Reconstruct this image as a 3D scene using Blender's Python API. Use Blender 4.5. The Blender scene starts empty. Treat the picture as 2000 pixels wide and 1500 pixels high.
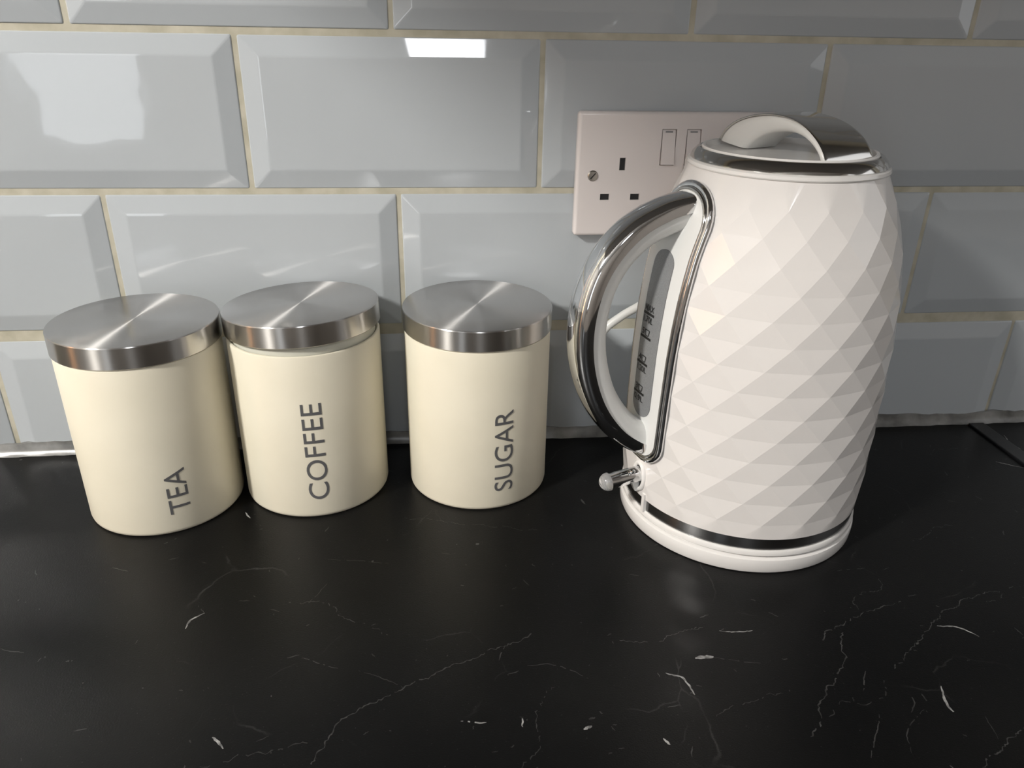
import bpy, bmesh, math, random
from mathutils import Vector, Matrix

R = math.radians
random.seed(7)
scene = bpy.context.scene
col = scene.collection

# ------------------------------------------------------------------ camera
cam_data = bpy.data.cameras.new('camera')
cam_data.sensor_width = 36.0
cam_data.lens = 1495.8 / 2000 * 36.0
cam_data.clip_start = 0.01
cam = bpy.data.objects.new('camera', cam_data)
cam.location = (-0.0775, -0.5618, 0.3097)
cam.rotation_euler = (R(65.0027), R(-0.9266), R(-5.7029))
col.objects.link(cam)
scene.camera = cam

# ------------------------------------------------------------------ world, light, exposure
world = bpy.data.worlds.new('room_ambient')
scene.world = world
world.use_nodes = True
bg = world.node_tree.nodes['Background']
bg.inputs['Color'].default_value = (0.96, 0.97, 1.0, 1)
bg.inputs['Strength'].default_value = 0.045

scene.view_settings.view_transform = 'Standard'
scene.view_settings.look = 'None'
scene.view_settings.gamma = 1.0
scene.view_settings.use_curve_mapping = False
scene.view_settings.exposure = 0.31
scene.cycles.use_denoising = True


def area_light(name, loc, target, sx, sy, power, color):
    l = bpy.data.lights.new(name, 'AREA')
    l.shape = 'RECTANGLE'
    l.size, l.size_y = sx, sy
    l.energy = power
    l.color = color
    o = bpy.data.objects.new(name, l)
    o.location = loc
    d = Vector(target) - Vector(loc)
    o.rotation_euler = d.to_track_quat('-Z', 'Y').to_euler()
    col.objects.link(o)
    return o


LAMP = (-1.22, -0.98, 1.12)
kl = bpy.data.lights.new('pendant_bulb', 'POINT')
kl.energy = 92
kl.shadow_soft_size = 0.085
kl.color = (1.0, 0.965, 0.91)
ko = bpy.data.objects.new('pendant_bulb', kl)
ko.location = LAMP
col.objects.link(ko)
# daylight through the rear window, through the left doorway, and the ceiling panel
area_light('rear_window_daylight', (-1.55, -3.12, 0.50), (-1.55, 0, 0.50), 0.48, 1.40, 6.5, (0.90, 0.95, 1.0))
area_light('left_door_daylight', (-2.32, -0.84, 0.1), (0, -0.84, 0.1), 0.14, 1.7, 3.6, (1.0, 0.46, 0.18))
area_light('ceiling_panel_light', (-0.02, -2.08, 1.47), (-0.02, -2.08, 0), 0.27, 0.40, 6.5, (0.95, 0.97, 1.0))

area_light('right_fill_light', (1.55, -0.60, 0.55), (0, -0.60, 0.3), 1.0, 1.3, 3.5, (0.97, 0.98, 1.0))  # added soft fill from the right, not a window of the room


# ------------------------------------------------------------------ materials
def mat(name, color, rough=0.5, metal=0.0, **kw):
    m = bpy.data.materials.new(name)
    m.use_nodes = True
    p = m.node_tree.nodes['Principled BSDF']
    p.inputs['Base Color'].default_value = (*color, 1)
    p.inputs['Roughness'].default_value = rough
    p.inputs['Metallic'].default_value = metal
    for k, v in kw.items():
        p.inputs[k.replace('_', ' ')].default_value = v
    return m


def nodes_of(m):
    nt = m.node_tree
    return nt, nt.nodes, nt.links, nt.nodes['Principled BSDF']


def add_bump(m, scale, strength, dist, detail=2.0):
    nt, N, L, p = nodes_of(m)
    tc = N.new('ShaderNodeTexCoord')
    nz = N.new('ShaderNodeTexNoise')
    nz.inputs['Scale'].default_value = scale
    nz.inputs['Detail'].default_value = detail
    b = N.new('ShaderNodeBump')
    b.inputs['Strength'].default_value = strength
    b.inputs['Distance'].default_value = dist
    L.new(tc.outputs['Object'], nz.inputs['Vector'])
    L.new(nz.outputs['Fac'], b.inputs['Height'])
    L.new(b.outputs['Normal'], p.inputs['Normal'])
    return nz


def add_mottle(m, c1, c2, scale, lo=0.35, hi=0.7, detail=4.0):
    nt, N, L, p = nodes_of(m)
    tc = N.new('ShaderNodeTexCoord')
    nz = N.new('ShaderNodeTexNoise')
    nz.inputs['Scale'].default_value = scale
    nz.inputs['Detail'].default_value = detail
    r = N.new('ShaderNodeValToRGB')
    r.color_ramp.elements[0].position = lo
    r.color_ramp.elements[1].position = hi
    r.color_ramp.elements[0].color = (*c1, 1)
    r.color_ramp.elements[1].color = (*c2, 1)
    L.new(tc.outputs['Object'], nz.inputs['Vector'])
    L.new(nz.outputs['Fac'], r.inputs['Fac'])
    L.new(r.outputs['Color'], p.inputs['Base Color'])


M = {}
M['tile'] = mat('tile_glaze', (0.455, 0.487, 0.512), 0.035)
add_bump(M['tile'], 17, 0.17, 0.004, 1.5)
M['grout'] = mat('cement_grout', (0.5, 0.45, 0.34), 0.9)
add_mottle(M['grout'], (0.42, 0.395, 0.305), (0.56, 0.53, 0.435), 60)
M['sealant'] = mat('silicone_sealant', (0.42, 0.42, 0.41), 0.25)
add_mottle(M['sealant'], (0.10, 0.10, 0.095), (0.27, 0.27, 0.26), 45)
M['cream'] = mat('cream_paint', (0.80, 0.75, 0.61), 0.38)
add_mottle(M['cream'], (0.78, 0.73, 0.59), (0.82, 0.77, 0.63), 25, 0.3, 0.75)
M['print'] = mat('grey_print', (0.115, 0.115, 0.118), 0.5)
M['seal'] = mat('seal_plastic', (0.62, 0.62, 0.55), 0.3)
M['white'] = mat('white_plastic', (0.80, 0.785, 0.765), 0.14)
M['facet'] = mat('white_facet_shell', (0.77, 0.745, 0.725), 0.10)
M['soft_white'] = mat('soft_white_plastic', (0.74, 0.745, 0.73), 0.28)
M['socket'] = mat('socket_plastic', (0.74, 0.69, 0.675), 0.22)
M['dark'] = mat('dark_recess', (0.012, 0.012, 0.014), 0.5)
M['mark'] = mat('black_print', (0.012, 0.012, 0.012), 0.5)
M['chrome'] = mat('chrome', (0.74, 0.75, 0.76), 0.06, 1.0)
M['dark_chrome'] = mat('smoked_chrome', (0.60, 0.59, 0.57), 0.10, 1.0)
M['screw'] = mat('screw_steel', (0.45, 0.43, 0.40), 0.3, 1.0)
M['gauge'] = mat('smoky_gauge', (0.24, 0.245, 0.25), 0.22)
add_mottle(M['gauge'], (0.20, 0.205, 0.21), (0.245, 0.25, 0.255), 1400, 0.35, 0.75)
M['clear'] = mat('clear_acrylic', (0.9, 0.9, 0.9), 0.08, 0.0, Transmission_Weight=0.75, IOR=1.45)
M['cord'] = mat('white_cord', (0.72, 0.72, 0.70), 0.35)
M['strip'] = mat('black_strip', (0.006, 0.006, 0.007), 0.35)
M['paint'] = mat('wall_paint', (0.38, 0.36, 0.34), 0.8)
M['ceil'] = mat('ceiling_paint', (0.34, 0.34, 0.34), 0.85)
M['floor'] = mat('floor_wood', (0.16, 0.11, 0.075), 0.5)
M['cab'] = mat('cabinet_paint', (0.30, 0.30, 0.30), 0.4)
M['shade'] = mat('lamp_metal', (0.25, 0.25, 0.25), 0.4, 1.0)


def brushed(name, color, rough, aniso, streak, share):
    """steel brushed in circles: a clear lobe and a lobe spread wide across the grooves"""
    m = mat(name, color, rough, 1.0, Anisotropic=aniso, Anisotropic_Rotation=0.25)
    nt, N, L, p = nodes_of(m)
    t = N.new('ShaderNodeTangent')
    t.direction_type = 'RADIAL'
    t.axis = 'Z'
    q = N.new('ShaderNodeBsdfPrincipled')
    q.inputs['Base Color'].default_value = (*color, 1)
    q.inputs['Metallic'].default_value = 1.0
    q.inputs['Roughness'].default_value = streak
    q.inputs['Anisotropic'].default_value = 1.0
    q.inputs['Anisotropic Rotation'].default_value = 0.25
    L.new(t.outputs['Tangent'], p.inputs['Tangent'])
    L.new(t.outputs['Tangent'], q.inputs['Tangent'])
    mx = N.new('ShaderNodeMixShader')
    mx.inputs[0].default_value = share
    L.new(p.outputs[0], mx.inputs[1])
    L.new(q.outputs[0], mx.inputs[2])
    L.new(mx.outputs[0], N['Material Output'].inputs['Surface'])
    return m


M['lid_top'] = brushed('brushed_lid_top', (0.55, 0.54, 0.53), 0.20, 0.8, 0.36, 0.5)
M['lid_side'] = brushed('brushed_lid_side', (0.60, 0.58, 0.55), 0.20, 0.8, 0.34, 0.5)
M['band'] = brushed('brushed_dark_band', (0.30, 0.30, 0.30), 0.2, 0.6, 0.34, 0.3)


def worktop_material():
    m = mat('black_veined_laminate', (0.012, 0.012, 0.012), 0.34)
    nt, N, L, p = nodes_of(m)
    p.inputs['Specular IOR Level'].default_value = 0.19
    tc = N.new('ShaderNodeTexCoord')
    P = tc.outputs['Object']

    def math_(op, a, b=None, clamp=False):
        n = N.new('ShaderNodeMath')
        n.operation = op
        n.use_clamp = clamp
        for i, v in enumerate((a, b)):
            if v is None:
                continue
            if isinstance(v, (int, float)):
                n.inputs[i].default_value = v
            else:
                L.new(v, n.inputs[i])
        return n.outputs[0]

    def noise(scale, detail=3.0, rough=0.5, vec=P):
        n = N.new('ShaderNodeTexNoise')
        n.inputs['Scale'].default_value = scale
        n.inputs['Detail'].default_value = detail
        n.inputs['Roughness'].default_value = rough
        L.new(vec, n.inputs['Vector'])
        return n

    # wobble the coordinates so veins and strokes run ragged
    wob = noise(55, 5.0, 0.65)
    sub = N.new('ShaderNodeVectorMath'); sub.operation = 'SUBTRACT'
    L.new(wob.outputs['Color'], sub.inputs[0]); sub.inputs[1].default_value = (0.5, 0.5, 0.5)
    sc = N.new('ShaderNodeVectorMath'); sc.operation = 'SCALE'
    L.new(sub.outputs[0], sc.inputs[0]); sc.inputs['Scale'].default_value = 0.010
    add = N.new('ShaderNodeVectorMath'); add.operation = 'ADD'
    L.new(P, add.inputs[0]); L.new(sc.outputs[0], add.inputs[1])
    flat = N.new('ShaderNodeVectorMath'); flat.operation = 'MULTIPLY'
    L.new(add.outputs[0], flat.inputs[0]); flat.inputs[1].default_value = (1, 1, 0)
    Q = flat.outputs[0]

    # fine crack network, broken up by a mask
    wob2 = noise(9, 3.0)
    s2 = N.new('ShaderNodeVectorMath'); s2.operation = 'SCALE'
    L.new(wob2.outputs['Color'], s2.inputs[0]); s2.inputs['Scale'].default_value = 0.10
    a2 = N.new('ShaderNodeVectorMath'); a2.operation = 'ADD'
    L.new(Q, a2.inputs[0]); L.new(s2.outputs[0], a2.inputs[1])
    vor = N.new('ShaderNodeTexVoronoi'); vor.feature = 'DISTANCE_TO_EDGE'; vor.inputs['Scale'].default_value = 9.5
    L.new(a2.outputs[0], vor.inputs['Vector'])
    crack = math_('SUBTRACT', 1.0, math_('DIVIDE', vor.outputs['Distance'], 0.007), True)
    mk = noise(14, 3.0, 0.6)
    mask = math_('MULTIPLY', math_('SUBTRACT', mk.outputs['Fac'], 0.52), 7.0, True)
    total = math_('MULTIPLY', math_('MULTIPLY', crack, mask), 0.05)
    # small pale specks
    sp = N.new('ShaderNodeTexVoronoi'); sp.inputs['Scale'].default_value = 75
    L.new(Q, sp.inputs['Vector'])
    sepc = N.new('ShaderNodeSeparateColor'); L.new(sp.outputs['Color'], sepc.inputs[0])
    rare = math_('GREATER_THAN', sepc.outputs[0], 0.93)
    size = math_('MULTIPLY', sepc.outputs[1], 0.085)
    spot = math_('MULTIPLY', math_('LESS_THAN', sp.outputs['Distance'], size), rare)
    total = math_('ADD', total, math_('MULTIPLY', spot, 0.10))
    fine = noise(900, 1.0)
    dust = math_('MULTIPLY', math_('SUBTRACT', fine.outputs['Fac'], 0.70), 0.35, True)
    total = math_('ADD', total, dust)

    mix = N.new('ShaderNodeMix'); mix.data_type = 'RGBA'
    tone = noise(6, 4.0)
    tr = N.new('ShaderNodeValToRGB')
    tr.color_ramp.elements[0].color = (0.0032, 0.0033, 0.0036, 1)
    tr.color_ramp.elements[1].color = (0.0075, 0.0075, 0.0074, 1)
    tr.color_ramp.elements[0].position = 0.35
    tr.color_ramp.elements[1].position = 0.7
    L.new(tone.outputs['Fac'], tr.inputs['Fac'])
    L.new(total, mix.inputs[0])
    L.new(tr.outputs['Color'], mix.inputs[6])
    mix.inputs[7].default_value = (0.62, 0.62, 0.60, 1)
    L.new(mix.outputs[2], p.inputs['Base Color'])
    bn = noise(1100, 2.0)
    b = N.new('ShaderNodeBump')
    b.inputs['Strength'].default_value = 0.14
    b.inputs['Distance'].default_value = 0.0006
    L.new(bn.outputs['Fac'], b.inputs['Height'])
    L.new(b.outputs['Normal'], p.inputs['Normal'])
    return m


# pixel (2000 x 1500 frame) -> point on the worktop plane z = 0; used only to lay out the laminate's veins
_F = 1495.8
_RM = cam.rotation_euler.to_matrix()


def on_top(u, v):
    d = _RM @ Vector(((u - 1000) / _F, -(v - 750) / _F, -1))
    t = -cam.location.z / d.z
    q = cam.location + t * d
    return (round(q.x, 4), round(q.y, 4))


def S(px, hw, st):
    return ([on_top(*q) for q in px], hw, st)


STROKES = [
    S([(362, 1228), (372, 1210), (400, 1198)], 0.0014, 0.55),
    S([(400, 1198), (386, 1184)], 0.0006, 0.3),
    S([(415, 1440), (437, 1462)], 0.0016, 0.5),
    S([(600, 1180), (640, 1140)], 0.0006, 0.18),
    S([(560, 1285), (585, 1280)], 0.0010, 0.35),
    S([(590, 1285), (660, 1306)], 0.0008, 0.35),
    S([(600, 1500), (650, 1430), (700, 1390), (790, 1345), (870, 1310), (985, 1262), (1040, 1240)], 0.0010, 0.22),
    S([(380, 1500), (480, 1475), (600, 1455)], 0.0009, 0.14),
    S([(700, 1310), (760, 1330), (790, 1345)], 0.0007, 0.16),
    S([(900, 1408), (950, 1412)], 0.0012, 0.5),
    S([(975, 1290), (985, 1262)], 0.0009, 0.28),
    S([(1300, 1315), (1335, 1325), (1357, 1357)], 0.0014, 0.55),
    S([(1358, 1286), (1394, 1284)], 0.0030, 0.4),
    S([(1394, 1284), (1490, 1296)], 0.0005, 0.2),
    S([(1405, 1232), (1432, 1235), (1470, 1232)], 0.0010, 0.45),
    S([(1838, 1340), (1848, 1375), (1868, 1398)], 0.0016, 0.5),
    S([(1830, 1222), (1870, 1226), (1912, 1244)], 0.0012, 0.42),
    S([(1304, 1382), (1330, 1378)], 0.0009, 0.35),
    S([(1140, 1425), (1156, 1418)], 0.0020, 0.45),
    S([(1150, 1405), (1162, 1401)], 0.0018, 0.35),
    S([(1296, 1442), (1308, 1455)], 0.0016, 0.4),
    S([(1018, 1400), (1020, 1420)], 0.0012, 0.42),
    S([(1960, 1155), (1900, 1165), (1860, 1185), (1820, 1220), (1790, 1255), (1745, 1305)], 0.0009, 0.24),
    S([(1760, 1175), (1690, 1195), (1650, 1215), (1615, 1235), (1605, 1250)], 0.0010, 0.24),
    S([(1715, 1130), (1720, 1150), (1665, 1170), (1680, 1190)], 0.0008, 0.22),
    S([(1645, 1235), (1650, 1290), (1640, 1320), (1612, 1350), (1600, 1410), (1585, 1440)], 0.0012, 0.22),
    S([(1635, 1115), (1690, 1110)], 0.0008, 0.18),
    S([(1690, 1310), (1687, 1350)], 0.0011, 0.28),
    S([(1720, 1390), (1700, 1480)], 0.0008, 0.2),
    S([(1920, 1500), (1960, 1460), (2000, 1420)], 0.0010, 0.2),
    S([(1210, 1250), (1280, 1255), (1320, 1235), (1372, 1225)], 0.0007, 0.2),
    S([(1030, 1300), (1080, 1298), (1150, 1325)], 0.0007, 0.22),
    S([(1400, 1400), (1470, 1370), (1530, 1355)], 0.0007, 0.13),
    S([(640, 1092), (700, 1096), (760, 1100)], 0.0006, 0.14),
    S([(220, 1108), (250, 1116)], 0.0008, 0.3),
    S([(790, 1010), (980, 1030), (1050, 1035)], 0.0006, 0.10),
    S([(1945, 902), (2000, 914)], 0.0008, 0.4),
    S([(1960, 850), (1975, 868), (1993, 876)], 0.0009, 0.4),
    S([(1135, 975), (1142, 985)], 0.0022, 0.25),
    S([(1925, 1400), (1950, 1444)], 0.0007, 0.12),
    S([(1800, 1355), (1812, 1372)], 0.0013, 0.28),
    S([(1775, 1355), (1785, 1370), (1780, 1392)], 0.0010, 0.18),
    S([(0, 1268), (50, 1276)], 0.0008, 0.25),
    S([(128, 1292), (142, 1290)], 0.0017, 0.3),
    S([(480, 1000), (490, 1012)], 0.0011, 0.4),
    S([(320, 1062), (345, 1052)], 0.0014, 0.28),
]
M['worktop'] = worktop_material()
M['vein_a'] = mat('pale_fleck', (0.30, 0.30, 0.29), 0.4)
add_mottle(M['vein_a'], (0.10, 0.10, 0.10), (0.42, 0.42, 0.41), 260)
M['vein_b'] = mat('grey_vein', (0.10, 0.10, 0.10), 0.4)
add_mottle(M['vein_b'], (0.016, 0.016, 0.016), (0.066, 0.066, 0.065), 200)
M['vein_c'] = mat('faint_vein', (0.045, 0.045, 0.045), 0.4)
add_mottle(M['vein_c'], (0.014, 0.014, 0.014), (0.042, 0.042, 0.041), 150)


# ------------------------------------------------------------------ helpers
def link(name, me, m=None, parent=None, sharp=None):
    o = bpy.data.objects.new(name, me)
    col.objects.link(o)
    if m is not None:
        me.materials.append(m)
    if sharp is not None:
        for f in me.polygons:
            f.use_smooth = True
        me.set_sharp_from_angle(angle=R(sharp))
    if parent is not None:
        o.parent = parent
    return o


def mesh_py(name, vs, fs):
    me = bpy.data.meshes.new(name)
    me.from_pydata([tuple(v) for v in vs], [], fs)
    me.update()
    bm = bmesh.new(); bm.from_mesh(me)
    bmesh.ops.recalc_face_normals(bm, faces=bm.faces)
    bm.to_mesh(me); bm.free()
    return me


def thing(name, label, cat, loc=(0, 0, 0), rotz=0.0, group=None):
    o = bpy.data.objects.new(name, None)
    o.empty_display_size = 0.02
    col.objects.link(o)
    o.location = loc
    o.rotation_euler = (0, 0, rotz)
    o['label'] = label
    o['category'] = cat
    if group:
        o['group'] = group
    return o


def tag(o, label, cat):
    o['label'] = label
    o['category'] = cat
    return o


def struct(o):
    o['kind'] = 'structure'
    return o


def lathe(name, prof, seg=96):
    """prof: list of (r, z); r = 0 ends close to a pole."""
    vs, fs, rings = [], [], []
    for r, z in prof:
        if r < 1e-6:
            rings.append([len(vs)]); vs.append((0, 0, z))
        else:
            rings.append(list(range(len(vs), len(vs) + seg)))
            for i in range(seg):
                a = 2 * math.pi * i / seg
                vs.append((r * math.cos(a), r * math.sin(a), z))
    for a, b in zip(rings[:-1], rings[1:]):
        if len(a) == 1 and len(b) == 1:
            continue
        for i in range(seg):
            j = (i + 1) % seg
            if len(a) == 1:
                fs.append((a[0], b[j], b[i]))
            elif len(b) == 1:
                fs.append((a[i], a[j], b[0]))
            else:
                fs.append((a[i], a[j], b[j], b[i]))
    return mesh_py(name, vs, fs)


def box(name, x0, x1, y0, y1, z0, z1, bev=0.0, seg=2):
    bm = bmesh.new()
    bmesh.ops.create_cube(bm, size=1)
    for v in bm.verts:
        v.co = Vector((x0 + (v.co.x + .5) * (x1 - x0), y0 + (v.co.y + .5) * (y1 - y0), z0 + (v.co.z + .5) * (z1 - z0)))
    if bev:
        bmesh.ops.bevel(bm, geom=list(bm.edges), offset=bev, segments=seg, affect='EDGES', profile=0.5)
    me = bpy.data.meshes.new(name)
    bm.to_mesh(me); bm.free()
    return me


def catmull(pts, n=8, closed=False):
    P = [Vector(p) for p in pts]
    out = []
    m = len(P)
    rng = m if closed else m - 1
    for i in range(rng):
        if closed:
            p0, p1, p2, p3 = P[(i - 1) % m], P[i], P[(i + 1) % m], P[(i + 2) % m]
        else:
            p1, p2 = P[i], P[i + 1]
            p0 = P[i - 1] if i > 0 else p1 * 2 - p2
            p3 = P[i + 2] if i + 2 < m else p2 * 2 - p1
        for k in range(n):
            t = k / n
            out.append(0.5 * ((2 * p1) + (p2 - p0) * t + (2 * p0 - 5 * p1 + 4 * p2 - p3) * t * t + (3 * p1 - p0 - 3 * p2 + p3) * t ** 3))
    if not closed:
        out.append(P[-1])
    return out


def tube(name, pts, rad, seg=12, closed=False):
    n = len(pts)
    vs, fs = [], []
    up = None
    for i, p in enumerate(pts):
        a = pts[(i - 1) % n] if (closed or i > 0) else p
        b = pts[(i + 1) % n] if (closed or i < n - 1) else p
        t = (b - a).normalized()
        if up is None:
            up = t.orthogonal().normalized()
        up = (up - t * up.dot(t)).normalized()
        s = t.cross(up)
        r = rad(i / (n - 1)) if callable(rad) else rad
        for k in range(seg):
            c = 2 * math.pi * k / seg
            vs.append(p + (up * math.cos(c) + s * math.sin(c)) * r)
    for i in range(n if closed else n - 1):
        j = (i + 1) % n
        for k in range(seg):
            l = (k + 1) % seg
            fs.append((i * seg + k, i * seg + l, j * seg + l, j * seg + k))
    if not closed:
        fs.append(tuple(range(seg)))
        fs.append(tuple((n - 1) * seg + k for k in range(seg)))
    return mesh_py(name, vs, fs)


def text_flat(body, width, height, slices=8, bold=0.0):
    """Lettering as a flat mesh scaled to a box (0..width, 0..height); cut into strips so that it can be bent."""
    cu = bpy.data.curves.new('lettering', 'FONT')
    cu.body = body
    cu.size = 1.0
    cu.resolution_u = 6
    cu.offset = bold
    to = bpy.data.objects.new('lettering', cu)
    col.objects.link(to)
    dg = bpy.context.evaluated_depsgraph_get()
    me = bpy.data.meshes.new_from_object(to.evaluated_get(dg))
    bpy.data.objects.remove(to)
    bpy.data.curves.remove(cu)
    bm = bmesh.new(); bm.from_mesh(me)
    bpy.data.meshes.remove(me)
    xs = [v.co.x for v in bm.verts]; ys = [v.co.y for v in bm.verts]
    x0, x1, y0, y1 = min(xs), max(xs), min(ys), max(ys)
    for v in bm.verts:
        v.co = Vector(((v.co.x - x0) / (x1 - x0) * width, (v.co.y - y0) / (y1 - y0) * height, 0))
    for k in range(1, slices):
        bmesh.ops.bisect_plane(bm, geom=list(bm.verts) + list(bm.edges) + list(bm.faces), plane_co=(0, height * k / slices, 0), plane_no=(0, 1, 0))
    return bm


# ------------------------------------------------------------------ the room
GX = 0.1015          # half a tile module, metres
VZ = 0.1029          # row module
Z0 = -0.0039
wall_me = box('wall_back', -2.4, 1.6, -0.0009, 0.06, -0.9, 1.5)
wall_back = struct(link('wall_back', wall_me, M['grout']))


def tile_mesh(w, h, cut_bottom=False):
    """bevelled metro tile centred on the origin in x, bottom at z = 0, face towards -y"""
    bv, rise, edge = 0.0130, 0.0036, 0.0014
    a = w / 2
    zb = 0.0 if cut_bottom else bv
    o = [(-a, 0), (a, 0), (a, h), (-a, h)]
    i = [(-a + bv, zb), (a - bv, zb), (a - bv, h - bv), (-a + bv, h - bv)]
    vs = [(x, 0.001, z) for x, z in o] + [(x, -edge, z) for x, z in o] + [(x, -edge - rise, z) for x, z in i]
    fs = [(4 + k, 4 + (k + 1) % 4, 8 + (k + 1) % 4, 8 + k) for k in range(4)]
    fs += [(k, (k + 1) % 4, 4 + (k + 1) % 4, 4 + k) for k in range(4)] + [(8, 9, 10, 11)]
    me = mesh_py('tile', vs, fs)
    bm = bmesh.new(); bm.from_mesh(me)
    bmesh.ops.remove_doubles(bm, verts=bm.verts, dist=1e-6)
    es = [e for e in bm.edges if not e.is_boundary and len(e.link_faces) == 2]
    bmesh.ops.bevel(bm, geom=es, offset=0.0009, segments=3, affect='EDGES', profile=0.5)
    bm.to_mesh(me); bm.free()
    me.materials.append(M['tile'])
    return me


TW, TH = 2 * GX - 0.0034, VZ - 0.0042
full_tile = tile_mesh(TW, TH)
low_tile = tile_mesh(TW, TH + Z0 - 0.0022, True)
for row in range(5):
    odd = 1 if row in (1, 3) else 0
    # joints fall on even half modules in rows 0, 2, 4 and on odd ones in rows 1, 3
    for k in range(-4, 4):
        cx = (2 * k + 1 + odd) * GX
        me = low_tile if row == 0 else full_tile
        t = bpy.data.objects.new('tile', me)
        col.objects.link(t)
        t.parent = wall_back
        zb = Z0 + row * VZ + 0.0021 if row else 0.0004
        t.location = (cx + random.uniform(-.0003, .0003), random.uniform(-.0003, .0002), zb)
        t.rotation_euler = (R(random.uniform(-.18, .18)), 0, R(random.uniform(-.18, .18)))

# sealant bead between tiles and worktop
vs, fs = [], []
n = 240
for i in range(n + 1):
    x = -0.85 + 1.6 * i / n
    j = random.uniform(-.0006, .0006)
    k = 0.0006 * math.sin(i * .37) + 0.0005 * math.sin(i * .11 + 1)
    for y, z in ((-0.0105 + j, 0.0001), (-0.0085 + k, 0.0022 + j * .5), (-0.0068 + k, 0.0052), (-0.0054, 0.0086 + k * 1.5 + j), (-0.003, 0.0088 + k * 1.5 + j), (-0.003, 0.0001)):
        vs.append((x, y, z))
for i in range(n):
    for q in range(6):
        r2 = (q + 1) % 6
        fs.append((i * 6 + q, i * 6 + r2, (i + 1) * 6 + r2, (i + 1) * 6 + q))
struct(link('trim_1', mesh_py('sealant', vs, fs), M['sealant'], sharp=50))

# worktops with the joint strip
tag(link('worktop', box('worktop', -1.6, 0.3838, -0.62, -0.0002, -0.038, 0.0, 0.0006), M['worktop']),
    'long black veined worktop under the canisters and kettle', 'worktop')
def ribbons(name, strokes, m, parent):
    """ragged tapering flecks printed on the laminate surface"""
    vs, fs = [], []
    rnd = random.Random(11)
    for pts, hw, dens in strokes:
        P = [Vector((x, y, 0)) for x, y in pts]
        C = catmull(P, 10) if len(P) > 2 else [P[0].lerp(P[1], i / 12) for i in range(13)]
        L = sum((b - a).length for a, b in zip(C[:-1], C[1:]))
        n = max(6, int(L / 0.0011))
        step = L / n
        out, acc, j = [], 0.0, 0
        for i in range(n + 1):
            d = i * step
            while j < len(C) - 2 and acc + (C[j + 1] - C[j]).length < d:
                acc += (C[j + 1] - C[j]).length; j += 1
            seg = (C[j + 1] - C[j]).length
            out.append(C[j].lerp(C[j + 1], min(1, (d - acc) / max(seg, 1e-9))))
        drift = 0.0
        row = None
        long_ = L > 0.04
        for i, q in enumerate(out):
            t = (out[min(i + 1, n)] - out[max(i - 1, 0)]).normalized()
            nn = Vector((-t.y, t.x, 0))
            f = i / n
            drift = drift * .8 + rnd.uniform(-1, 1) * (.0009 if long_ else .0003)
            w = hw * (rnd.uniform(.25, 1.0) if long_ else rnd.uniform(.6, 1.0) * math.sin(math.pi * (0.08 + 0.84 * f)) ** .7)
            gap = rnd.random() > dens
            if gap:
                row = None
                continue
            c = q + nn * drift
            a, b = len(vs), len(vs) + 1
            vs.append((c.x + nn.x * w, c.y + nn.y * w, .00006)); vs.append((c.x - nn.x * w, c.y - nn.y * w, .00006))
            if row:
                fs.append((row[0], row[1], b, a))
            row = (a, b)
    o = link(name, mesh_py(name, vs, fs), m, parent)
    o['kind'] = 'stuff'
    return o


wt = bpy.data.objects['worktop']
strong = [(p, h * .5, .97) for p, h, k in STROKES if k >= .38]
mid = [(p, h * .42, .93) for p, h, k in STROKES if .2 <= k < .38]
faint = [(p, h * .42, .85) for p, h, k in STROKES if k < .2]
rv = random.Random(5)
for i in range(300):
    x, y = rv.uniform(-.42, .38), rv.uniform(-.36, -.02)
    a = rv.uniform(0, math.pi); l = rv.choice((.0008, .0012, .002, .003, .006))
    q = [(x, y), (x + l * math.cos(a), y + l * math.sin(a))]
    (mid if rv.random() < .25 else faint).append((q, rv.uniform(.0002, .0005), 1.0))
for i in range(9):
    x, y = rv.uniform(-.40, .36), rv.uniform(-.34, -.05)
    a = rv.uniform(-.3, 1.2); q = [(x, y)]
    for k in range(rv.randint(3, 6)):
        a += rv.uniform(-.6, .6)
        x += .011 * math.cos(a); y += .011 * math.sin(a); q.append((x, y))
    faint.append((q, .00035, .8))
for nm, st, m_ in (('pale_fleck', strong, M['vein_a']), ('grey_vein', mid, M['vein_b']), ('faint_vein', faint, M['vein_c'])):
    ribbons(nm, st, m_, wt)
tag(link('worktop', box('worktop', 0.3985, 1.2, -0.62, -0.0002, -0.038, 0.0, 0.0006), M['worktop']),
    'black worktop beyond the joint strip at the right edge', 'worktop')
tag(link('joint_strip', box('joint_strip', 0.3842, 0.3982, -0.62, -0.0115, -0.006, 0.0020, 0.0008), M['strip']),
    'black joint strip across the worktop at far right', 'strip')

# rest of the room (behind and above the camera)
struct(link('floor', box('floor', -2.4, 1.6, -3.2, 0.06, -1.0, -0.9), M['floor']))
struct(link('ceiling', box('ceiling', -2.4, 1.6, -3.2, 0.06, 1.5, 1.56), M['ceil']))
struct(link('wall_left', box('wall_left', -2.46, -2.4, -3.2, 0.06, -0.9, 1.5), M['paint']))
struct(link('wall_right', box('wall_right', 1.6, 1.66, -3.2, 0.06, -0.9, 1.5), M['paint']))
struct(link('wall_rear', box('wall_rear', -2.4, 1.6, -3.26, -3.2, -0.9, 1.5), M['paint']))
wf = thing('window_1', '', '')
del wf['label']; del wf['category']
wf['kind'] = 'structure'
link('window_frame', box('window_frame', -1.86, -1.80, -3.19, -3.08, -0.24, 1.24), M['cab'], wf)
link('window_frame', box('window_frame', -1.30, -1.26, -3.19, -3.08, -0.24, 1.24), M['cab'], wf)
link('window_sill', box('window_sill', -1.90, -1.22, -3.19, -3.02, -0.26, -0.21), M['cab'], wf)

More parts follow.
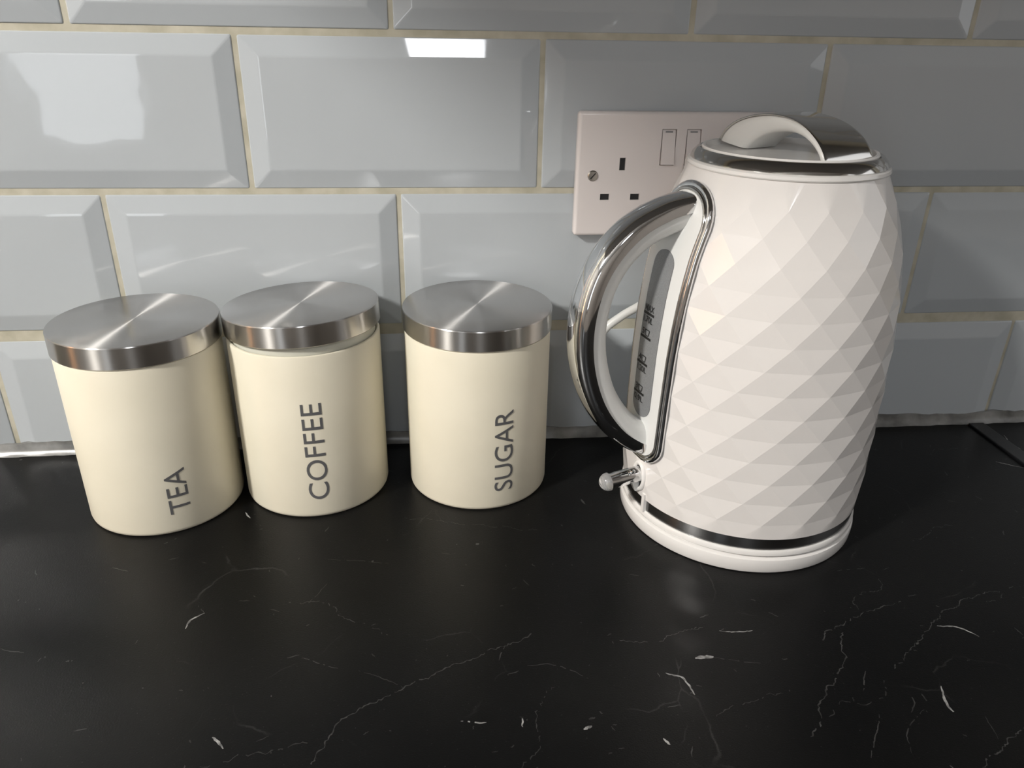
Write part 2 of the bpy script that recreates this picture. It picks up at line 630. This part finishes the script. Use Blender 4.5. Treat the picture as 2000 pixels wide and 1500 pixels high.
wc = thing('wall_cabinet', 'wall cabinet hung on the tiles above the kettle', 'cabinet', (0, 0, 0))
link('body', box('body', -0.53, 0.95, -0.482, -0.008, 0.62, 1.25), M['cab'], wc)
link('door', box('door', -0.528, 0.205, -0.500, -0.484, 0.62, 1.25, .002), M['cab'], wc)
link('door', box('door', 0.210, 0.948, -0.500, -0.484, 0.62, 1.25, .002), M['cab'], wc)

lamp = thing('pendant_lamp', 'metal pendant lamp hanging from the ceiling', 'lamp', LAMP)
link('cord', tube('cord', [Vector((0, 0, .13)), Vector((0, 0, .38))], .003, 8), M['shade'], lamp)
link('lamp_shade', lathe('lamp_shade', [(.014, .14), (.02, .135), (.135, .105), (.136, .103), (.02, .131), (.014, .134)], 48), M['shade'], lamp, 40)


# ------------------------------------------------------------------ canisters
CAN_R, CAN_H, LID_R, LID_T = 0.0509, 0.1203, 0.0517, 0.0147
body_prof = [(0, .0012), (.0470, .0010), (.0485, .0), (.0497, .0003), (.0505, .0012), (CAN_R, .0030), (CAN_R, CAN_H - .0012), (CAN_R - .0004, CAN_H - .0003),
             (CAN_R - .0012, CAN_H), (CAN_R - .0022, CAN_H - .0004), (CAN_R - .0024, CAN_H - .002), (CAN_R - .0024, CAN_H - .03), (0, CAN_H - .03)]
side_prof = [(LID_R - .0016, 0), (LID_R - .0006, 0), (LID_R, .0006), (LID_R, LID_T - .0009)]
top_prof = [(LID_R, LID_T - .0009), (LID_R - .0003, LID_T - .0003), (LID_R - .0010, LID_T), (0.03, LID_T), (0.0, LID_T)]
seal_prof = [(0, -.011), (CAN_R - .0036, -.011), (CAN_R - .0029, -.0095), (CAN_R - .0029, .0005), (CAN_R - .001, .0006), (CAN_R - .001, .004), (0, .004)]


def canister(label, x, y, word, az_mid, z0, length, cap, lift=0.0, tilt=(0, 0)):
    t = thing('canister', label, 'canister', (x, y, 0), 0, 'cream storage canisters in a row')
    link('body', lathe('canister_body', body_prof, 128), M['cream'], t, 35)
    lid = link('lid', lathe('lid_side', side_prof, 128), M['lid_side'], t, 35)
    lid.location = (0, 0, CAN_H + .0002 + lift)
    lid.rotation_euler = (tilt[0], tilt[1], 0)
    lid['label'] = 'brushed steel lid'
    link('lid_top', lathe('lid_top', top_prof, 128), M['lid_top'], lid, 35)
    link('seal', lathe('seal', seal_prof, 96), M['seal'], lid, 35)
    bm = text_flat(word, length, cap)
    for v in bm.verts:
        a = R(az_mid) + (cap / 2 - v.co.y) / CAN_R
        rr = CAN_R + 0.00022
        v.co = Vector((rr * math.cos(a), rr * math.sin(a), z0 + v.co.x))
    me = bpy.data.meshes.new('lettering')
    bm.to_mesh(me); bm.free()
    tx = link('lettering', me, M['print'], t)
    tx['label'] = 'grey printed word ' + word
    return t


canister('cream canister printed TEA with steel lid, leftmost of the three', -0.2712, -0.0735, 'TEA', -63.4, 0.0150, 0.0330, 0.0130)
canister('cream canister printed COFFEE, its steel lid sitting slightly askew', -0.1672, -0.0592, 'COFFEE', -81.3, 0.0148, 0.0727, 0.0136, 0.0040, (R(-1.7), R(-2.2)))
canister('cream canister printed SUGAR with steel lid, next to the kettle', -0.0485, -0.0592, 'SUGAR', -72.7, 0.0148, 0.0625, 0.0136, 0.0010, (R(1.1), 0))

# ------------------------------------------------------------------ double wall socket
PX0, PX1, PZ0, PZ1 = 0.0245, 0.1705, 0.1715, 0.2580
PY = -0.0145
sock = thing('wall_socket', 'white double plug socket with switches on the tiled wall', 'socket', (0, 0, 0))


def boolean_cut(me, boxes):
    o = bpy.data.objects.new('cutting', me)
    col.objects.link(o)
    tmp = []
    for b in boxes:
        c = bpy.data.objects.new('cutter', box('cutter', *b))
        col.objects.link(c)
        md = o.modifiers.new('cut', 'BOOLEAN')
        md.operation = 'DIFFERENCE'
        md.object = c
        md.solver = 'EXACT'
        tmp.append(c)
    dg = bpy.context.evaluated_depsgraph_get()
    dg.update()
    res = bpy.data.meshes.new_from_object(o.evaluated_get(dg))
    for c in tmp:
        bpy.data.objects.remove(c)
    bpy.data.objects.remove(o)
    return res


pins = [(0.0573, 0.2228, .0021, .0043), (0.0459, 0.1998, .0033, .0022), (0.0680, 0.1998, .0033, .0022)]
plate = box('faceplate', PX0, PX1, PY, -0.0052, PZ0, PZ1, .0026, 4)
plate = boolean_cut(plate, [(x - a, x + a, PY - .004, PY + .0075, z - b, z + b) for x, z, a, b in pins] +
                    [(x - .0053, x + .0053, PY - .004, PY + .004, .2219, .2466) for x in (.0893, .1072)])
link('faceplate', plate, M['socket'], sock, 30)
for x, z, a, b in pins:
    s = link('pin_hole', box('pin_hole', x - a + .0001, x + a - .0001, PY + .0012, PY + .0072, z - b + .0001, z + b - .0001), M['dark'], sock)
for x in (.0893, .1072):
    vs = [(x - .0047, PY + .003, .2223), (x + .0047, PY + .003, .2223), (x + .0047, PY + .003, .2462), (x - .0047, PY + .003, .2462),
          (x - .0047, PY - .0022, .2226), (x + .0047, PY - .0022, .2226), (x + .0047, PY + .0006, .2440), (x - .0047, PY + .0006, .2440),
          (x + .0047, PY + .0014, .2462), (x - .0047, PY + .0014, .2462)]
    fs = [(4, 5, 6, 7), (7, 6, 8, 9), (0, 1, 5, 4), (3, 2, 8, 9), (0, 4, 7, 9, 3), (1, 2, 8, 6, 5), (0, 3, 2, 1)]
    sw = link('switch', mesh_py('switch', vs, fs), M['socket'], sock)
    mk = link('indicator', box('indicator', x - .0026, x + .0026, PY + .00045, PY + .0013, .2443, .2452), M['gauge'], sw)
for sx in (0.0364, 0.1586):
    sc_ = link('screw', lathe('screw', [(0, 0), (.0038, 0), (.0038, .0006), (.0031, .0013), (0, .0015)], 28), M['screw'], sock, 40)
    sc_.location = (sx, PY + .0003, .2147)
    sc_.rotation_euler = (R(90), 0, 0)
    sl = link('slot', box('slot', -.0026, .0026, -.0004, .0004, .0010, .0016), M['dark'], sc_)
    sl.rotation_euler = (0, 0, R(48))

# ------------------------------------------------------------------ kettle
KX, KY = 0.1317, -0.1137
PROF = [(0, .0800), (.0255, .0792), (.04, .0797), (.06, .0799), (.096, .0797), (.13, .0790), (.15, .0779), (.166, .0764), (.18, .0745), (.193, .0722),
        (.205, .0690), (.216, .0655), (.2256, .0614), (.2346, .0577), (.2390, .0560)]


def prof(z):
    for (a, ra), (b, rb) in zip(PROF[:-1], PROF[1:]):
        if z <= b:
            return ra + (rb - ra) * (z - a) / (b - a)
    return PROF[-1][1]


kettle = thing('kettle', 'white electric kettle with diamond faceted body and chrome handle', 'kettle', (KX, KY, 0))
kbase = thing('kettle_stand', 'round white power stand under the kettle with white cord', 'kettle stand', (KX, KY, 0))

# faceted shell
NF = 19
STEP = 2 * math.pi / NF
zs = [.2234 - .0144 * k for k in range(14)]
vs, fs, rings = [], [], []
for k, z in enumerate(zs):
    ph = R(-91.3) + (0.5 * STEP if k % 2 else 0)
    rg = []
    for i in range(NF):
        a = ph + i * STEP
        r = prof(z) + 0.0009
        rg.append(len(vs))
        vs.append((r * math.cos(a), r * math.sin(a), z))
    rings.append(rg)
for k in range(len(zs) - 1):
    up, lo = rings[k], rings[k + 1]
    for i in range(NF):
        if k % 2 == 0:      # lower ring is shifted by half a step forward
            fs.append((up[i], up[(i + 1) % NF], lo[i]))
            fs.append((lo[i], lo[(i + 1) % NF], up[(i + 1) % NF]))
        else:
            fs.append((up[i], up[(i + 1) % NF], lo[(i + 1) % NF]))
            fs.append((lo[i], lo[(i + 1) % NF], up[i]))
SUBN = 8


def smooth_edge(ring, k, z, r):
    """join a coarse ring to a round rim"""
    ph = R(-91.3) + (0.5 * STEP if k % 2 else 0)
    d = []
    for i in range(NF * SUBN):
        a = ph + (i - SUBN / 2) * STEP / SUBN
        d.append(len(vs)); vs.append((r * math.cos(a), r * math.sin(a), z))
    m = len(d)
    for i in range(NF):
        for q in range(SUBN):
            fs.append((ring[i], d[(i * SUBN + q) % m], d[(i * SUBN + q + 1) % m]))
        fs.append((ring[i], ring[(i + 1) % NF], d[((i + 1) * SUBN) % m]))


smooth_edge(rings[0], 0, .2385, .0563)
smooth_edge(rings[-1], 13, .0256, .0793)
body = link('body', mesh_py('kettle_body', vs, fs), M['facet'], kettle)
link('foot_ring', lathe('foot_ring', [(.070, .0127), (.0788, .0127), (.0796, .0134), (.0797, .0160), (.0790, .0170), (.070, .0172)]), M['white'], kettle, 40)
link('steel_band', lathe('steel_band', [(.070, .0171), (.0783, .0171), (.0786, .0200), (.0786, .0256), (.070, .0258)]), M['band'], kettle, 40)
link('collar', lathe('collar', [(.050, .2378), (.0572, .2380), (.0576, .2388), (.0572, .2404), (.0560, .2412), (.050, .2412)]), M['white'], kettle, 40)
link('lid_ring', lathe('lid_ring', [(.050, .2408), (.0557, .2409), (.0561, .2416), (.0550, .2440), (.0526, .2466), (.0512, .2472), (.0502, .2466), (.050, .244)]), M['dark_chrome'], kettle, 40)

# lid
lid = link('lid', lathe('lid', [(.0498, .2440), (.0500, .2474), (.0494, .2482), (.0478, .2480), (.0470, .2470), (.0455, .2452), (.040, .2447), (0, .2447)]), M['white'], kettle, 30)
BR = math.atan2(0.93, -0.37) + R(4)          # axis of the bridge, pointing to the back foot
outer = catmull([(-.0425, .2450), (-.0400, .2500), (-.033, .2570), (-.022, .2625), (-.008, .2658), (.006, .2665), (.020, .2645), (.033, .2595), (.0425, .2530), (.0448, .2475), (.0440, .2450)] and
                [Vector((a, 0, b)) for a, b in [(-.0425, .2450), (-.0395, .2505), (-.033, .2565), (-.022, .2620), (-.008, .2652), (.006, .2658), (.020, .2638), (.032, .2595), (.0400, .2535), (.0432, .2478)]], 6)
inner = catmull([Vector((a, 0, b)) for a, b in [(-.0375, .2450), (-.0350, .2490), (-.029, .2535), (-.020, .2570), (-.009, .2582), (.003, .2568), (.012, .2535), (.0185, .2492), (.0225, .2452)]], 6)


def bridge_point(s, w, z):
    c, s_ = math.cos(BR), math.sin(BR)
    return Vector((s * c - w * s_, s * s_ + w * c, z))


def bridge(name, top, bot, hw, seg_w=8):
    """solid between two side curves, extruded across with softly rounded flanks"""
    n = 40

    def res(curve):
        L = [0]
        for a, b in zip(curve[:-1], curve[1:]):
            L.append(L[-1] + (b - a).length)
        out = []
        for i in range(n + 1):
            d = L[-1] * i / n
            for j in range(len(L) - 1):
                if d <= L[j + 1] + 1e-12:
                    f = (d - L[j]) / max(1e-12, L[j + 1] - L[j])
                    out.append(curve[j].lerp(curve[j + 1], f)); break
            else:
                out.append(curve[-1])
        return out
    T, B = res(top), res(bot)
    sec = [(-1, .55), (-.985, .75), (-.94, .92), (-.88, 1), (0, 1), (.88, 1), (.94, .92), (.985, .75), (1, .55), (.97, .25), (.88, .07), (.74, 0), (0, 0), (-.74, 0), (-.88, .07), (-.97, .25)]
    vs, fs = [], []
    for t, b in zip(T, B):
        for w, f in sec:
            q = b.lerp(t, f)
            g = min(1, max(0, (q.x + .0425) / .0425))
            far = hw if w < 0 else hw * (1 - .36 * g * g * (3 - 2 * g))
            vs.append(bridge_point(q.x, w * far, q.z))
    m = len(sec)
    for i in range(n):
        for k in range(m):
            l = (k + 1) % m
            fs.append((i * m + k, i * m + l, (i + 1) * m + l, (i + 1) * m + k))
    fs.append(tuple(range(m))); fs.append(tuple(n * m + k for k in range(m)))
    return mesh_py(name, vs, fs)


grip = link('lid_grip', bridge('lid_grip', outer, inner, .0195), M['soft_white'], lid, 50)
plate_top = [q + Vector((0, 0, .0012)) for q in outer]
plate_bot = [q + Vector((0, 0, .00005)) for q in outer]
pl = link('lid_grip_plate', bridge('lid_grip_plate', plate_top, plate_bot, .0203), M['dark_chrome'], lid, 50)
pl['label'] = 'polished chrome plate on the lid grip'

# spout, on the side away from the handle
AZ = R(-164.5)
sa = AZ + math.pi
vs, fs = [], []
for da, z, rr in [(-.30, .2395, .0566), (-.12, .2395, .0610), (0, .2400, .0645), (.12, .2395, .0610), (.30, .2395, .0566),
                  (-.30, .2300, .0590), (-.12, .2290, .0610), (0, .2270, .0618), (.12, .2290, .0610), (.30, .2300, .0590)]:
    vs.append((rr * math.cos(sa + da), rr * math.sin(sa + da), z))
fs = [(0, 1, 6, 5), (1, 2, 7, 6), (2, 3, 8, 7), (3, 4, 9, 8), (0, 4, 3, 2, 1)]
link('spout', mesh_py('spout', vs, fs), M['white'], kettle)


# handle panel wrapped on the body
def wrap(s, z, off):
    r = prof(z) + off
    a = AZ + s / prof(z)
    return Vector((r * math.cos(a), r * math.sin(a), z))


def half_width(z, z0, z1, w0, w1, rt, rb):
    w = w0 + (w1 - w0) * min(1, max(0, (z - z0) / (z1 - z0)))
    if z > z1 - rt:
        q = min(1, (z - (z1 - rt)) / rt)
        w = w - rt + rt * math.sqrt(max(0, 1 - q * q)) if rt <= w else w * math.sqrt(max(0, 1 - q * q))
    if z < z0 + rb:
        q = min(1, ((z0 + rb) - z) / rb)
        w = w - rb + rb * math.sqrt(max(0, 1 - q * q))
    return max(w, 0.0)


def wrapped_plate(name, z0, z1, w0, w1, rt, rb, off_lo, off_hi, rows=56, cols=12, crown=0.0, s_off=0.0):
    zz = [z0 + (z1 - z0) * (0.5 - 0.5 * math.cos(math.pi * i / rows)) for i in range(rows + 1)]
    vs, fs = [], []
    W = cols + 1
    for z in zz:
        w = half_width(z, z0, z1, w0, w1, rt, rb)
        for j in range(W):
            f = -1 + 2 * j / cols
            vs.append(wrap(s_off + f * w, z, off_hi + crown * (1 - f * f)))
    nt = len(vs)
    for i in range(rows):
        for j in range(cols):
            a = i * W + j
            fs.append((a, a + 1, a + W + 1, a + W))
    per = [j for j in range(W)] + [i * W + cols for i in range(1, rows + 1)] + [rows * W + j for j in range(cols - 1, -1, -1)] + [i * W for i in range(rows - 1, 0, -1)]
    base = len(vs)
    for q in per:
        i, j = divmod(q, W)
        z = zz[i]
        w = half_width(z, z0, z1, w0, w1, rt, rb)
        vs.append(wrap(s_off + (-1 + 2 * j / cols) * w, z, off_lo))
    m = len(per)
    for k in range(m):
        l = (k + 1) % m
        fs.append((per[k], per[l], base + l, base + k))
    me = mesh_py(name, vs, fs)
    bm = bmesh.new(); bm.from_mesh(me)
    bmesh.ops.remove_doubles(bm, verts=bm.verts, dist=2e-5)
    bmesh.ops.recalc_face_normals(bm, faces=bm.faces)
    bm.to_mesh(me); bm.free()
    return me


PZA, PZB = .0575, .2300
panel = link('handle_panel', wrapped_plate('handle_panel', PZA + .003, PZB - .003, .0168, .0198, .0196, .012, -.001, .0048), M['soft_white'], kettle, 40)


def outline(z0, z1, w0, w1, rt, rb, off, n=40):
    zz = [z0 + (z1 - z0) * (0.5 - 0.5 * math.cos(math.pi * i / n)) for i in range(n + 1)]
    r_ = [wrap(half_width(z, z0, z1, w0, w1, rt, rb), z, off) for z in zz]
    l_ = [wrap(-half_width(z, z0, z1, w0, w1, rt, rb), z, off) for z in zz]
    pts = r_ + l_[::-1]
    out = [pts[0]]
    for q in pts[1:]:
        if (q - out[-1]).length > 4e-4:
            out.append(q)
    return out


tr = link('panel_trim', tube('panel_trim', outline(PZA, PZB, .0194, .0224, .0222, .0135, .0022), .0024, 12, True), M['chrome'], kettle, 60)
tr['label'] = 'chrome trim round the handle panel'
link('panel_inner_trim', tube('panel_inner_trim', outline(PZA + .0020, PZB - .0020, .0176, .0206, .0204, .012, .0040), .0011, 8, True), M['dark_chrome'], tr, 60)

gauge = link('water_gauge', wrapped_plate('water_gauge', .0865, .1935, .0092, .0093, .0090, .0088, .004, .0054, s_off=.0012), M['gauge'], kettle, 40)
gauge['label'] = 'smoky grey water level window'


GS = -.0008      # the scale sits left of the window's middle line


def gauge_text(body_, s0, z0, w, h):
    bm = text_flat(body_, w, h, 2, 0.014)
    for v in bm.verts:
        v.co = wrap(s0 + GS + v.co.x, z0 + v.co.y, .0057)
    me = bpy.data.meshes.new('gauge_lettering')
    bm.to_mesh(me); bm.free()
    link('gauge_lettering', me, M['mark'], gauge)


def gauge_poly(name, pts2):
    vs = [wrap(s + GS, z, .0057) for s, z in pts2]
    me = bpy.data.meshes.new(name)
    me.from_pydata([tuple(v) for v in vs], [], [tuple(range(len(vs)))])
    link(name, me, M['mark'], gauge)


def cup(s, z):
    w, h, t = .0046, .0036, .0006
    a = [(s - w / 2, z + h), (s - w / 2 + .0008, z), (s + w / 2 - .0008, z), (s + w / 2, z + h)]
    for (x0, y0), (x1, y1) in zip(a, a[1:] + a[:1]):
        d = Vector((x1 - x0, y1 - y0)).normalized()
        nx, ny = -d.y * t / 2, d.x * t / 2
        gauge_poly('cup_mark', [(x0 - nx, y0 - ny), (x1 - nx, y1 - ny), (x1 + nx, y1 + ny), (x0 + nx, y0 + ny)])


for zb, above, below in [(.1535, 'MAX', '1.70L'), (.1385, '5', ''), (.1215, '4', '1.20L'), (.1015, '3', '0.9L')]:
    gauge_poly('level_line', [(-.0068, zb - .0008), (.0046, zb - .0008), (.0046, zb + .0008), (-.0068, zb + .0008)])
    if above == 'MAX':
        gauge_text(above, -.0056, zb + .0015, .0094, .0040)
    else:
        gauge_text(above, -.0054, zb + .0015, .0025, .0040)
        cup(.0003, zb + .0015)
    if below:
        gauge_text(below, -.0056, zb - .0055, .0098, .0040)

# handle: white grip with a chrome shell on its outer side
ctr2 = [(0.06, 0.2166), (0.0702, 0.2159), (0.0826, 0.2129), (0.0992, 0.2049), (0.1135, 0.1909), (0.1225, 0.1732), (0.1262, 0.1504), (0.1238, 0.127), (0.1153, 0.1033), (0.1018, 0.0841), (0.0873, 0.0723), (0.0764, 0.0676)]
ctr = catmull([Vector((a, 0, b)) for a, b in ctr2], 8)
ca, sa_ = math.cos(AZ), math.sin(AZ)


def sweep(name, sec, flare):
    n = len(ctr)
    vs, fs = [], []
    m = len(sec)
    for i, p in enumerate(ctr):
        a = ctr[max(0, i - 1)]; b = ctr[min(n - 1, i + 1)]
        t = (b - a).normalized()
        nrm = Vector((-t.z, 0, t.x))        # outward in the plane
        if nrm.x < 0 and abs(t.z) > abs(t.x):
            nrm = -nrm
        f = i / (n - 1)
        e = max(0, 1 - min(f, 1 - f) / .10)
        g = 1 + flare * e * e
        for (u, w) in sec:
            q = p + nrm * u * (g if u < 0 else 1)
            ww = w * (1 + flare * .35 * e * e)
            vs.append((q.x * ca - ww * sa_, q.x * sa_ + ww * ca, q.z))
    for i in range(n - 1):
        for k in range(m):
            l = (k + 1) % m
            fs.append((i * m + k, i * m + l, (i + 1) * m + l, (i + 1) * m + k))
    fs.append(tuple(range(m))); fs.append(tuple((n - 1) * m + k for k in range(m)))
    return mesh_py(name, vs, fs)


def half_section(u0, u1, w, pw, n=14, flip=1):
    """D-shaped section: flat at u0, rounded towards u1"""
    pts = []
    for i in range(n + 1):
        a = math.pi * i / n
        c, s = math.cos(a), math.sin(a)
        pts.append((u0 + (u1 - u0) * abs(s) ** pw, w * math.copysign(abs(c) ** pw, c)))
    return pts


handle = link('handle', sweep('handle', half_section(.0012, -.0112, .0106, .70), .55), M['soft_white'], kettle, 50)
shell = link('handle_shell', sweep('handle_shell', half_section(.0004, .0098, .0116, .68), .0), M['chrome'], handle, 50)
shell['label'] = 'chrome outer shell of the handle'

# switch lever with clear tip
def radial(r, s, z):
    return Vector((r * ca - s * sa_, r * sa_ + s * ca, z))


SWZ = .0412
SS = .0004
sur = catmull([radial(.0800, SS + .0062 * math.cos(a), SWZ - .001 + .0096 * math.sin(a)) for a in [2 * math.pi * i / 16 for i in range(16)]], 3, True)
surround = link('switch_surround', tube('switch_surround', sur, .0017, 10, True), M['white'], kettle, 60)
vs = [radial(.0806, SS, SWZ - .001)] + [radial(.0804, SS + .0058 * math.cos(2 * math.pi * i / 24), SWZ - .001 + .0092 * math.sin(2 * math.pi * i / 24)) for i in range(24)]
link('switch_slot', mesh_py('switch_slot', vs, [(0, 1 + i, 1 + (i + 1) % 24) for i in range(24)]), M['dark'], surround)
p0, p1 = radial(.078, SS, SWZ + .0005), radial(.1022, SS, SWZ - .0012)
lever = link('switch_lever', tube('switch_lever', [p0.lerp(p1, i / 10) for i in range(11)], lambda f: .0054 if f < .9 else .0051, 20), M['chrome'], kettle, 50)
d = (p1 - p0).normalized()
bm = bmesh.new()
bmesh.ops.create_uvsphere(bm, u_segments=24, v_segments=14, radius=.0062)
tipq = d.to_track_quat('Z', 'Y').to_matrix().to_4x4()
for v in bm.verts:
    if v.co.z < 0:
        v.co.z *= .25
bmesh.ops.transform(bm, matrix=Matrix.Translation(p1 + d * .0009) @ tipq, verts=bm.verts)
me = bpy.data.meshes.new('lever_tip'); bm.to_mesh(me); bm.free()
tip = link('lever_tip', me, M['clear'], lever, 80)
tip['label'] = 'clear plastic lever tip'
fin = [radial(.0865, SS - .0012, SWZ - .004), radial(.0805, SS - .0012, SWZ - .004), radial(.0800, SS - .0012, SWZ - .012), radial(.0830, SS - .0012, SWZ - .012),
       radial(.0865, SS + .0016, SWZ - .004), radial(.0805, SS + .0016, SWZ - .004), radial(.0800, SS + .0016, SWZ - .012), radial(.0830, SS + .0016, SWZ - .012)]
link('lever_fin', mesh_py('lever_fin', fin, [(0, 1, 2, 3), (4, 5, 6, 7), (0, 1, 5, 4), (1, 2, 6, 5), (2, 3, 7, 6), (3, 0, 4, 7)]), M['soft_white'], lever)
rib = [radial(r, s, z) for z in (.0165, .0300) for r, s in ((.0775, .0065), (.0803, .0065), (.0803, .0095), (.0775, .0095))]
link('band_clip', mesh_py('band_clip', rib, [(0, 1, 2, 3), (4, 5, 6, 7), (0, 1, 5, 4), (1, 2, 6, 5), (2, 3, 7, 6), (3, 0, 4, 7)]), M['white'], kettle)

# power base, cord and plug
link('base_disc', lathe('base_disc', [(0, .0006), (.074, .0006), (.0775, 0), (.0793, .0006), (.0800, .0022), (.0805, .0085), (.0802, .0103), (.0792, .0112), (.0780, .0114), (.0772, .0108), (.0762, .0118), (.070, .0122), (0, .0122)], 128), M['white'], kbase, 35)
cord_w = [(0.150, -.036, .006), (.135, -.024, .006), (.105, -.022, .007), (.0855, -.026, .010), (.0672, -.029, .0205), (.0499, -.030, .0404), (.0400, -.030, .0629), (.0395, -.030, .0845), (.0489, -.030, .1031), (.0618, -.030, .1143), (.0742, -.030, .1218), (.092, -.028, .132), (.112, -.0265, .150), (.122, -.026, .168), (.1235, -.027, .188)]
cp = [Vector((x - KX, y - KY, z)) for x, y, z in catmull([Vector(q) for q in cord_w], 8)]
link('cord', tube('cord', cp, .0032, 12), M['cord'], kbase, 60)
link('plug', box('plug', .1005 - KX, .1465 - KX, -.037 - KY, PY - .0003 - KY, .186, .232, .006, 3), M['cord'], kbase, 40)
